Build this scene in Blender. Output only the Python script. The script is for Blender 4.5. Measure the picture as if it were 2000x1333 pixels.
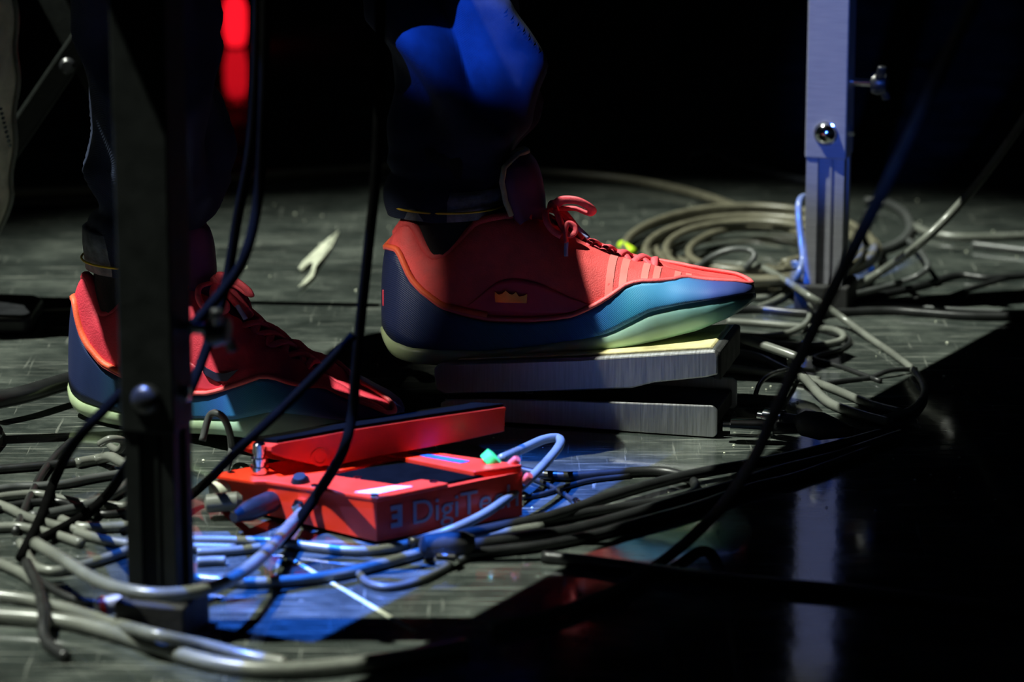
import bpy, bmesh, math, random
import numpy as np
from mathutils import Vector, Matrix, noise
random.seed(4)
for o in list(bpy.data.objects): bpy.data.objects.remove(o)
SC = bpy.context.scene
COL = SC.collection

# ------------------------------------------------------------------ camera
PITCH = math.radians(14.6); FPX = 6900.0; CAMH = .8364; CAMY = -2.881
cd = bpy.data.cameras.new('camera'); cam = bpy.data.objects.new('camera', cd); COL.objects.link(cam)
cam.location = (0, CAMY, CAMH); cam.rotation_euler = (math.pi/2-PITCH, 0, 0)
cd.sensor_width = 36; cd.lens = 36*FPX/2000; cd.clip_start = .05
cd.dof.use_dof = True; cd.dof.focus_distance = 3.0; cd.dof.aperture_fstop = 5.0
SC.camera = cam

# ------------------------------------------------------------------ world + stage lights
w = bpy.data.worlds.new('world'); SC.world = w; w.use_nodes = True
w.node_tree.nodes['Background'].inputs[0].default_value = (.02, .035, .05, 1)
w.node_tree.nodes['Background'].inputs[1].default_value = .10
def spot(name, loc, target, energy, color, angle, blend=.3, rad=.03):
    l = bpy.data.lights.new(name, 'SPOT'); o = bpy.data.objects.new(name, l); COL.objects.link(o)
    o.location = loc; o.rotation_euler = (Vector(target)-Vector(loc)).to_track_quat('-Z', 'Y').to_euler()
    l.energy = energy; l.color = color; l.spot_size = math.radians(angle); l.spot_blend = blend; l.shadow_soft_size = rad
    return o
def from_dir(target, d, dist): return tuple(Vector(target)-Vector(d).normalized()*dist)
WT = (.04, .10, 0)
spot('white_stage_light', from_dir(WT, (.50, .08, -1), 9), WT, 7200, (.95, 1, .88), 12.2, .5, .025)
BT = (.02, -.36, 0)
spot('blue_stage_light', from_dir(BT, (.31, -.12, -1), 9), BT, 34000, (.025, .16, 1), 4.3, .5, .025)
spot('blue_front_light', (-3.3, -4.3, 4.2), (-.09, .08, .425), 13000, (.02, .15, 1), 1.6, .4, .02)
spot('blue_low_light', (-.7, -6, 1.3), (.31, .44, .24), 900, (.05, .17, 1), 2.5, .5, .02)
spot('white_side_light', from_dir((-.135, .085, .128), (.5, .7, -.45), 7), (-.135, .085, .128), 1500, (1, .95, .8), 1.0, .3, .02)  # extra narrow beam, added only to brighten the heel and hem
SC.view_settings.view_transform = 'Standard'; SC.view_settings.look = 'None'
SC.view_settings.gamma = 1; SC.view_settings.use_curve_mapping = False
SC.view_settings.exposure = 0

# ------------------------------------------------------------------ helpers
def ray(x, y):
    cx = (x-1000)/FPX; cy = -(y-666.5)/FPX
    return Vector((cx, math.cos(PITCH)+cy*math.sin(PITCH), -math.sin(PITCH)+cy*math.cos(PITCH)))
def F(x, y, z=0.):                       # photo pixel -> point at height z
    r = ray(x, y); t = (z-CAMH)/r.z; return Vector((r.x*t, CAMY+r.y*t, z))
def PY(x, y, Y):                         # photo pixel -> point on the upright plane at depth Y
    r = ray(x, y); t = (Y-CAMY)/r.y; return Vector((r.x*t, Y, CAMH+r.z*t))

def link(name, me, mat=None, parent=None, smooth=True):
    o = bpy.data.objects.new(name, me); COL.objects.link(o)
    if mat: me.materials.append(mat)
    if parent: o.parent = parent
    if smooth:
        for p in me.polygons: p.use_smooth = True
    return o
def mesh(name, verts, faces, mat=None, parent=None, smooth=True):
    me = bpy.data.meshes.new(name); me.from_pydata([tuple(v) for v in verts], [], faces); me.update()
    bm = bmesh.new(); bm.from_mesh(me); bmesh.ops.recalc_face_normals(bm, faces=bm.faces); bm.to_mesh(me); bm.free()
    return link(name, me, mat, parent, smooth)
def tag(o, label, cat=None, group=None, kind=None):
    o['label'] = label
    if cat: o['category'] = cat
    if group: o['group'] = group
    if kind: o['kind'] = kind
    return o
def empty(name, label, cat, loc=(0, 0, 0), rot=(0, 0, 0), group=None):
    o = bpy.data.objects.new(name, None); COL.objects.link(o); o.location = loc; o.rotation_euler = rot
    o.empty_display_size = .02
    return tag(o, label, cat, group)
def autosmooth(o, ang=35):
    bm = bmesh.new(); bm.from_mesh(o.data)
    for e in bm.edges:
        if len(e.link_faces) == 2 and e.calc_face_angle(0) > math.radians(ang): e.smooth = False
    bm.to_mesh(o.data); bm.free()
    return o
def bevel(o, wd, seg=2):
    m = o.modifiers.new('bevel', 'BEVEL'); m.width = wd; m.segments = seg; m.limit_method = 'ANGLE'; m.harden_normals = False
    return o
def box(name, lo, hi, mat, parent=None, bev=.001):
    x0, y0, z0 = lo; x1, y1, z1 = hi
    v = [(x0,y0,z0),(x1,y0,z0),(x1,y1,z0),(x0,y1,z0),(x0,y0,z1),(x1,y0,z1),(x1,y1,z1),(x0,y1,z1)]
    f = [(0,3,2,1),(4,5,6,7),(0,1,5,4),(1,2,6,5),(2,3,7,6),(3,0,4,7)]
    o = mesh(name, v, f, mat, parent, smooth=False)
    if bev: bevel(o, bev)
    return o
def prism(name, poly, lo, hi, mat, parent=None, axis='y', bev=.0008):
    """extrude a 2D polygon (a,b) along axis from lo to hi"""
    def P3(a, b, c): return (a, c, b) if axis == 'y' else ((a, b, c) if axis == 'z' else (c, a, b))
    n = len(poly); v = [P3(a, b, lo) for a, b in poly]+[P3(a, b, hi) for a, b in poly]
    f = [tuple(range(n)), tuple(range(2*n-1, n-1, -1))]+[(i, (i+1) % n, n+(i+1) % n, n+i) for i in range(n)]
    o = mesh(name, v, f, mat, parent, smooth=False)
    if bev: bevel(o, bev)
    return o
def lathe(name, prof, mat, parent=None, n=24, M=None, smooth=True):
    """profile [(r,h)] turned about local z, M places it"""
    v = []; f = []
    for r, h in prof:
        for i in range(n): a = 2*math.pi*i/n; v.append(Vector((r*math.cos(a), r*math.sin(a), h)))
    for k in range(len(prof)-1):
        for i in range(n): j = (i+1) % n; f.append((k*n+i, k*n+j, (k+1)*n+j, (k+1)*n+i))
    f.append(tuple(range(n-1, -1, -1))); f.append(tuple(range((len(prof)-1)*n, len(prof)*n)))
    if M: v = [M @ p for p in v]
    return autosmooth(mesh(name, v, f, mat, parent, smooth), 40)
def aim(p, d, up=Vector((0, 0, 1))):     # matrix whose z axis runs along d from p
    z = Vector(d).normalized()
    x = up.cross(z)
    if x.length < 1e-4: x = Vector((1, 0, 0))
    x.normalize(); y = z.cross(x)
    M = Matrix((x, y, z)).transposed().to_4x4(); M.translation = Vector(p)
    return M
def catmull(pts, sub):
    pts = [Vector(p) for p in pts]
    P = [pts[0]*2-pts[1]]+pts+[pts[-1]*2-pts[-2]]; out = []
    for i in range(1, len(P)-2):
        a, b, c, d = P[i-1], P[i], P[i+1], P[i+2]
        for k in range(sub):
            t = k/sub
            out.append(.5*((2*b)+(c-a)*t+(2*a-5*b+4*c-d)*t*t+(-a+3*b-3*c+d)*t**3))
    out.append(pts[-1]); return out
def tube_geo(pts, r, n=10, flat=1., up=None, radii=None, base=0):
    v = []; f = []; N = len(pts); prev = None
    for i, p in enumerate(pts):
        t = (pts[min(i+1, N-1)]-pts[max(i-1, 0)]).normalized()
        if prev is None:
            a = up if up is not None else Vector((0, 0, 1))
            nx = a.cross(t)
            if nx.length < 1e-4: nx = Vector((1, 0, 0)).cross(t)
            nx.normalize()
        else:
            nx = (prev-t*prev.dot(t)).normalized()
        prev = nx; ny = t.cross(nx); rr = radii[i] if radii else r
        for k in range(n):
            a = 2*math.pi*k/n; v.append(p+nx*math.cos(a)*rr+ny*math.sin(a)*rr*flat)
    for i in range(N-1):
        for k in range(n):
            j = (k+1) % n; f.append((base+i*n+k, base+i*n+j, base+(i+1)*n+j, base+(i+1)*n+k))
    f.append(tuple(base+k for k in range(n-1, -1, -1))); f.append(tuple(base+(N-1)*n+k for k in range(n)))
    return v, f
def tube(name, pts, r, mat, parent=None, sub=8, n=10, flat=1., up=None, closed=False):
    p = catmull(pts, sub) if sub else [Vector(q) for q in pts]
    v, f = tube_geo(p, r, n, flat, up)
    return mesh(name, v, f, mat, parent)

# ------------------------------------------------------------------ materials
def nt(name):
    m = bpy.data.materials.new(name); m.use_nodes = True
    t = m.node_tree; return m, t, t.nodes['Principled BSDF']
def ND(t, kind, **kw):
    n = t.nodes.new(kind)
    for k, v in kw.items():
        if k in n.inputs: n.inputs[k].default_value = v
        else: setattr(n, k, v)
    return n
def coords(t, scale=(1, 1, 1), rot=(0, 0, 0)):
    c = ND(t, 'ShaderNodeTexCoord'); mp = ND(t, 'ShaderNodeMapping')
    mp.inputs['Scale'].default_value = scale; mp.inputs['Rotation'].default_value = rot
    t.links.new(c.outputs['Object'], mp.inputs['Vector']); return mp.outputs[0]
def ramp(t, fac, stops):
    r = ND(t, 'ShaderNodeValToRGB'); e = r.color_ramp.elements
    while len(e) < len(stops): e.new(.5)
    for i, (p, c) in enumerate(stops):
        e[i].position = p; e[i].color = (c if len(c) == 4 else (*c, 1)) if hasattr(c, '__len__') else (c, c, c, 1)
    t.links.new(fac, r.inputs[0]); return r.outputs[0]
def mat(name, col, rough=.5, metal=0., var=.25, scale=60, bump=.0, bscale=None, spec=.5, sheen=0, coat=0, aniso=None):
    m, t, b = nt(name)
    n = ND(t, 'ShaderNodeTexNoise', Scale=scale, Detail=4.); t.links.new(coords(t, aniso or (1, 1, 1)), n.inputs['Vector'])
    lo = tuple(c*(1-var) for c in col); hi = tuple(min(1, c*(1+var)) for c in col)
    t.links.new(ramp(t, n.outputs[0], [(.3, lo), (.7, hi)]), b.inputs['Base Color'])
    t.links.new(ramp(t, n.outputs[0], [(.3, max(0, rough*.85)), (.7, min(1, rough*1.15))]), b.inputs['Roughness'])
    b.inputs['Metallic'].default_value = metal; b.inputs['Specular IOR Level'].default_value = spec
    if sheen: b.inputs['Sheen Weight'].default_value = sheen
    if coat: b.inputs['Coat Weight'].default_value = coat
    if bump:
        n2 = ND(t, 'ShaderNodeTexNoise', Scale=bscale or scale*4, Detail=3.); t.links.new(coords(t, aniso or (1, 1, 1)), n2.inputs['Vector'])
        bp = ND(t, 'ShaderNodeBump', Strength=bump, Distance=.001); t.links.new(n2.outputs[0], bp.inputs['Height'])
        t.links.new(bp.outputs[0], b.inputs['Normal'])
    return m
def floor_mat():
    m, t, b = nt('scuffed_black_stage_deck')
    big = ND(t, 'ShaderNodeTexNoise', Scale=9., Detail=8., Roughness=.72); t.links.new(coords(t, (1, 1.3, 1)), big.inputs['Vector'])
    base = ramp(t, big.outputs[0], [(.32, (.010, .013, .012)), (.50, (.034, .041, .037)), (.70, (.095, .108, .094))])
    prev = base; facs = []
    for sc, rot, th in (((9, 230, 1), .12, .64), ((7, 300, 1), -.30, .66), ((12, 170, 1), .65, .67), ((190, 9, 1), .2, .68), ((6, 90, 1), -.1, .69)):
        s = ND(t, 'ShaderNodeTexNoise', Scale=1., Detail=3., Roughness=.6); t.links.new(coords(t, sc, (0, 0, rot)), s.inputs['Vector'])
        facs.append(ramp(t, s.outputs[0], [(th-.05, 0.), (th+.07, 1.)]))
    spk = ND(t, 'ShaderNodeTexVoronoi', Scale=26.); t.links.new(coords(t), spk.inputs['Vector'])
    facs.append(ramp(t, spk.outputs['Distance'], [(.035, .7), (.06, 0.)]))
    for fc in facs:
        mx = ND(t, 'ShaderNodeMix', data_type='RGBA'); mx.inputs[7].default_value = (.19, .20, .175, 1)
        t.links.new(fc, mx.inputs[0]); t.links.new(prev, mx.inputs[6]); prev = mx.outputs[2]
    t.links.new(prev, b.inputs['Base Color'])
    t.links.new(ramp(t, big.outputs[0], [(.3, .035), (.7, .13)]), b.inputs['Roughness'])
    bn = ND(t, 'ShaderNodeTexNoise', Scale=38., Detail=5.); t.links.new(coords(t, (1, .5, 1)), bn.inputs['Vector'])
    bp = ND(t, 'ShaderNodeBump', Strength=.14, Distance=.001); t.links.new(bn.outputs[0], bp.inputs['Height']); t.links.new(bp.outputs[0], b.inputs['Normal'])
    return m
def foxing_mat():
    m, t, b = nt('shoe_side_gradient_fabric')
    c = ND(t, 'ShaderNodeTexCoord'); s = ND(t, 'ShaderNodeSeparateXYZ'); t.links.new(c.outputs['Object'], s.inputs[0])
    mr = ND(t, 'ShaderNodeMapRange'); mr.inputs['From Max'].default_value = .322; t.links.new(s.outputs[0], mr.inputs[0])
    r = ramp(t, mr.outputs[0], [(.0, (.012, .018, .075)), (.16, (.012, .03, .11)), (.32, (.008, .10, .15)), (.48, (.01, .11, .24)), (.58, (.02, .12, .45)),
             (.68, (.03, .28, .50)), (.80, (.05, .25, .55)), (.90, (.04, .08, .34)), (1., (.015, .025, .12))])
    t.links.new(r, b.inputs['Base Color']); b.inputs['Roughness'].default_value = .5
    wv = ND(t, 'ShaderNodeTexWave', Scale=330., bands_direction='DIAGONAL'); t.links.new(c.outputs['Object'], wv.inputs[0])
    bp = ND(t, 'ShaderNodeBump', Strength=.35, Distance=.0006); t.links.new(wv.outputs[0], bp.inputs['Height']); t.links.new(bp.outputs[0], b.inputs['Normal'])
    return m
def sole_mat():
    m, t, b = nt('pale_green_rubber_sole')
    n = ND(t, 'ShaderNodeTexNoise', Scale=22., Detail=5.); t.links.new(coords(t), n.inputs[0])
    c = ND(t, 'ShaderNodeTexCoord'); s = ND(t, 'ShaderNodeSeparateXYZ'); t.links.new(c.outputs['Object'], s.inputs[0])
    mr = ND(t, 'ShaderNodeMapRange'); mr.inputs['From Max'].default_value = .322; t.links.new(s.outputs[0], mr.inputs[0])
    g = ramp(t, mr.outputs[0], [(0., (.42, .52, .30)), (.5, (.40, .54, .36)), (.75, (.34, .58, .52)), (.95, (.16, .42, .46)), (1., (.04, .14, .2))])
    mx = ND(t, 'ShaderNodeMix', data_type='RGBA', blend_type='MULTIPLY'); mx.inputs[0].default_value = .5
    t.links.new(g, mx.inputs[6]); t.links.new(ramp(t, n.outputs[0], [(.3, (.62, .58, .45)), (.6, (1, 1, 1))]), mx.inputs[7])
    t.links.new(mx.outputs[2], b.inputs['Base Color']); b.inputs['Roughness'].default_value = .32
    b.inputs['Subsurface Weight'].default_value = .25; b.inputs['Subsurface Radius'].default_value = (.01, .01, .006); b.inputs['Subsurface Scale'].default_value = .4
    return m
def denim():
    m, t, b = nt('dark_navy_denim')
    n = ND(t, 'ShaderNodeTexNoise', Scale=30., Detail=5.); t.links.new(coords(t), n.inputs[0])
    t.links.new(ramp(t, n.outputs[0], [(.3, (.010, .014, .032)), (.7, (.022, .031, .062))]), b.inputs['Base Color'])
    b.inputs['Roughness'].default_value = .85; b.inputs['Specular IOR Level'].default_value = .2
    wv = ND(t, 'ShaderNodeTexWave', Scale=420., bands_direction='DIAGONAL'); t.links.new(coords(t), wv.inputs[0])
    bp = ND(t, 'ShaderNodeBump', Strength=.3, Distance=.0006); t.links.new(wv.outputs[0], bp.inputs['Height']); t.links.new(bp.outputs[0], b.inputs['Normal'])
    return m
def emit(name, col, st):
    m, t, b = nt(name); b.inputs['Base Color'].default_value = (*col, 1); b.inputs['Emission Color'].default_value = (*col, 1); b.inputs['Emission Strength'].default_value = st
    return m
M = dict(
    floor=floor_mat(), fox=foxing_mat(), sole=sole_mat(), denim=denim(),
    curtain=mat('black_velvet', (.006, .006, .008), .95, spec=.1),
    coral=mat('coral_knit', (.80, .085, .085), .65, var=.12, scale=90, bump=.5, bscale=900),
    coral_wr=mat('coral_knit_creased', (.62, .03, .06), .7, var=.15, scale=60, bump=.5, bscale=700),  # coral of the creased shoe, deepened to carry the shade on it
    orange=mat('orange_red_piping', (.90, .13, .05), .55, var=.1, bump=.3, bscale=700),
    pinkpipe=mat('pink_piping', (.85, .13, .14), .55, var=.1, bump=.3, bscale=700),
    strip=mat('pale_pink_film', (.88, .24, .22), .4, var=.06),
    panel=mat('deep_coral_film', (.72, .05, .09), .42, var=.08, bump=.2),
    lining=mat('dark_red_lining', (.22, .02, .02), .9),
    lace=mat('coral_lace', (.86, .10, .13), .6, var=.12, scale=300, bump=.4, bscale=1200),
    aglet=mat('clear_blue_aglet', (.35, .4, .7), .2),
    gold=mat('gold_badge', (.75, .52, .12), .25, metal=1.),
    tongue=mat('navy_red_tongue', (.10, .02, .09), .6, var=.3, scale=25, bump=.3),
    binding=mat('olive_grey_binding', (.34, .36, .24), .7, bump=.3),
    swoosh=mat('dark_swoosh', (.02, .02, .06), .5),
    stitch=mat('yellow_thread', (.85, .55, .03), .6),
    hem=mat('worn_grey_denim_hem', (.16, .17, .19), .8, var=.45, scale=120, bump=.6, bscale=500),  # lighter grey than the trouser denim
    sock=mat('black_sock', (.008, .008, .009), .9, bump=.5, bscale=600),
    alu=mat('brushed_aluminium', (.26, .26, .29), .50, metal=.35, var=.12, scale=40, bump=.08, aniso=(1, 1, 20)),
    alu_side=mat('satin_aluminium', (.52, .52, .54), .42, metal=1., var=.15, scale=30, bump=.15, bscale=300, aniso=(20, 1, 1)),
    chrome=mat('chrome', (.78, .78, .78), .10, metal=1., var=.05),
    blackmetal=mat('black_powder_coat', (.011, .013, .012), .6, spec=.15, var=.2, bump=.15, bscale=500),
    rubber=mat('black_rubber', (.012, .012, .012), .7, bump=.3),
    blackplastic=mat('black_plastic', (.015, .016, .018), .35),
    red=mat('red_enamel', (.80, .040, .014), .35, var=.08, spec=.25),
    darktext=mat('dark_grey_print', (.30, .24, .26), .6),
    grip=mat('pale_worn_grip', (.68, .60, .30), .45, var=.3, scale=40, bump=.4, bscale=400),  # black grip coloured pale yellow, the bright light is in the colour
    cgrey=mat('grey_cable_jacket', (.145, .153, .132), .28, var=.25, scale=25),
    cblack=mat('black_cable_jacket', (.014, .015, .015), .38, var=.2),
    cmatte=mat('matte_black_cable_jacket', (.003, .003, .003), .9, var=.2, spec=0.),
    colivedark=mat('dark_olive_cable_jacket', (.12, .11, .085), .9, var=.2, spec=0.),
    cdark=mat('charcoal_cable_jacket', (.065, .070, .068), .42, var=.2),
    colive=mat('olive_cable_jacket', (.13, .122, .085), .38, var=.2),
    green=mat('green_jack_ring', (.08, .75, .12), .35),
    lime=mat('neon_tape', (.55, .85, .02), .5),
    tape=mat('pale_tape', (.52, .54, .42), .6, var=.25),
    canvas=mat('beige_canvas', (.55, .52, .42), .8, var=.35, scale=40, bump=.6, bscale=300),
    shirt=mat('black_shirt', (.012, .012, .015), .9), skin=mat('skin', (.35, .2, .14), .55),
    redlamp=emit('red_lamp_glow', (1., .008, .02), 1.3),
    yellowpost=mat('dull_brass', (.35, .30, .10), .4, metal=.6),
)

# ------------------------------------------------------------------ the setting
fl = mesh('floor', [(-5, -3.2, 0), (5, -3.2, 0), (5, 5, 0), (-5, 5, 0), (-5, -3.2, -.1), (5, -3.2, -.1), (5, 5, -.1), (-5, 5, -.1)],
          [(0,1,2,3),(7,6,5,4),(0,4,5,1),(1,5,6,2),(2,6,7,3),(3,7,4,0)], M['floor'], smooth=False)
tag(fl, 'scuffed glossy black stage floor', kind='structure')
v = []; f = []; nx = 160
for i in range(nx+1):
    x = -5+10*i/nx; y = 4.6+.09*math.sin(i*.9)+.05*math.sin(i*.37+1)
    v += [(x, y, 0), (x, y, 5)]
for i in range(nx): f.append((2*i, 2*i+2, 2*i+3, 2*i+1))
tag(mesh('wall_back', v, f, M['curtain']), 'black pleated stage curtain at the back', kind='structure')

# ------------------------------------------------------------------ sneakers
LS = .322; YR = -.037; YAW0 = math.radians(-6)
def wplan(u): return np.interp(u, [0,.008,.02,.05,.1,.2,.35,.5,.62,.72,.82,.9,.95,.98,.994,1], [0,.011,.018,.026,.032,.036,.037,.041,.047,.0505,.049,.043,.034,.024,.014,0])
def curve(pts):
    a = np.array(pts, float); xs = np.linspace(a[0, 0], a[-1, 0], 400); ys = np.interp(xs, a[:, 0], a[:, 1])
    k = 9; ys2 = np.convolve(np.pad(ys, k//2, mode='edge'), np.ones(k)/k, 'valid')
    return lambda px: np.interp(px, xs, ys2)
zb_ = curve([(738,640),(742,664),(752,684),(770,698),(800,706),(860,711),(940,709),(1040,702),(1116,694),(1180,686),(1240,676),(1300,664),(1380,644),(1440,618),(1464,600),(1476,582)])
zm_ = curve([(738,622),(748,640),(765,658),(800,671),(860,677),(950,679),(1050,670),(1100,662),(1150,656),(1200,645),(1240,625),(1280,603),(1340,590),(1400,580),(1440,572),(1476,565)])
zf_ = curve([(738,478),(768,485),(775,505),(790,538),(815,566),(860,597),(910,612),(960,622),(1040,624),(1090,620),(1130,614),(1168,597),(1200,579),(1230,558),(1260,553),(1320,555),(1380,551),(1420,546),(1450,541),(1476,548)])
zt_ = curve([(775,446),(786,430),(805,424),(820,450),(835,482),(850,497),(880,485),(910,455),(936,426),(970,418),(1005,414),(1040,416),(1075,425),(1100,438),(1130,458),(1152,469),(1184,481),(1216,491),(1240,499),(1276,505),(1304,514),(1340,522),(1380,530),(1440,537),(1468,547)])
cw_ = curve([(775,0),(782,.012),(795,.021),(850,.027),(900,.027),(950,.025),(1000,.021),(1050,.016),(1100,.012),(1150,.010),(1200,.008),(1260,.006),(1300,.003),(1312,0),(1468,0)])
def LX(px, y=YR): return ((px-738)/2272-(y-YR)*math.sin(-YAW0))/math.cos(YAW0)
def LZ(px, py, y): return (708-py)/2215-(y-YR)*.274+LX(px)*math.sin(-YAW0)*.274
def LP(px, py, y): return Vector((LX(px, y), y, LZ(px, py, y)))
class Last:                                   # the surface of the shoe, s around the outline, q up from the sole
    N = 132
    def __init__(S):
        S.B = []; S.T = []; S.zb = []; S.nrm = []; S.fq = []; S.px = []
        for i in range(S.N):
            s = 2*math.pi*i/S.N; u = .5-.5*math.cos(s); side = -1 if s <= math.pi else 1
            wd = float(wplan(u)); yb = side*wd; px = 738+u*738; yn = -wd
            xb = u*LS
            S.B.append(Vector((xb, yb, LZ(px, float(zm_(px)), yn)))); S.zb.append(LZ(px, float(zb_(px)), yn))
            pt = 775+u*(1468-775); c = float(cw_(pt))
            S.T.append(Vector((LX(pt, -c), side*c, LZ(pt, float(zt_(pt)), -c)))); S.px.append(px)
        for i in range(S.N):
            d = S.B[(i+1) % S.N]-S.B[i-1]; n = Vector((d.y, -d.x, 0))
            S.nrm.append(n.normalized() if n.length > 1e-6 else Vector((-1 if i < S.N/4 else 1, 0, 0)))
            px = S.px[i]; zf = LZ(px, float(zf_(px)), -abs(S.B[i].y)*.97); h = max(S.T[i].z-S.B[i].z, .004)
            S.fq.append(2/math.pi*math.asin(min(.93, max(.12, (zf-S.B[i].z)/h))))
    def pt(S, i, q, off=0., wr=0.):
        i %= S.N; a = q*math.pi/2; B, T = S.B[i], S.T[i]; u = B.x/LS
        cy = math.cos(a)**.85; k = min(1, max(0, (u-.25)/.3)); cx = (1-q)*(1-k)+cy*k
        p = Vector((T.x+(B.x-T.x)*cx, T.y+(B.y-T.y)*cy, B.z+(T.z-B.z)*math.sin(a)))
        p += S.nrm[i]*(off*math.cos(a))+Vector((0, 0, off*math.sin(a)))
        bl = .0045*math.sin(math.pi*min(1, q))*max(0, 1-max(0, u-.45)/.2)
        p += S.nrm[i]*bl
        if wr:
            g = max(0, 1-abs(u-.62)/.27)*min(1, q*1.6)
            p += (S.nrm[i]*math.cos(a)+Vector((0, 0, math.sin(a))))*wr*g*(.55*math.sin(u*105+p.z*90+p.y*40)+.8*noise.noise(p*70))
        return p
    def gy(S, p):                             # where a local point falls in the traced side view
        gx = 738+((p.x*math.cos(YAW0))+(p.y-YR)*math.sin(-YAW0))*2272
        return gx, 708-(p.z+(p.y-YR)*.274-LX(gx)*math.sin(-YAW0)*.274)*2215
    def at(S, px, py):                        # near-side surface point at a pixel of the traced side view
        best = None
        for i in range(4, S.N//2-3):
            for k in range(1, 20):
                q = k/20; p = S.pt(i, q); gx = 738+((p.x*math.cos(YAW0))+(p.y-YR)*math.sin(-YAW0))*2272
                gy = 708-(p.z+(p.y-YR)*.274-LX(gx)*math.sin(-YAW0)*.274)*2215
                d = (gx-px)**2+(gy-py)**2
                if best is None or d < best[0]: best = (d, i, q, p)
        return best
LAST = Last()
def strip_mesh(name, rows, mat, parent, closed=True, thick=0, off=-1):
    n = len(rows[0]); v = [p for r in rows for p in r]; f = []
    for k in range(len(rows)-1):
        for i in range(n if closed else n-1):
            j = (i+1) % n; f.append((k*n+i, k*n+j, (k+1)*n+j, (k+1)*n+i))
    o = mesh(name, v, f, mat, parent)
    if parent and parent.name.startswith('sneaker') and name in ('upper', 'side_band', 'side_panel', 'film_strip'):
        if sum(p.normal.dot(p.center-Vector((p.center.x, 0, p.center.z*.5)))*p.area for p in o.data.polygons) < 0: o.data.flip_normals()
    if thick:
        m = o.modifiers.new('thick', 'SOLIDIFY'); m.thickness = thick; m.offset = off
    return o
def bend_toe(root, deg):                     # flex the shoe at the ball of the foot
    for ob in root.children:
        for vx in ob.data.vertices:
            t = min(1, max(0, (vx.co.x-.135)/.11)); a = math.radians(deg)*t*t*(3-2*t); dx, dz = vx.co.x-.19, vx.co.z-.02
            vx.co.x = .19+dx*math.cos(a)-dz*math.sin(a); vx.co.z = .02+dx*math.sin(a)+dz*math.cos(a)
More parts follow.
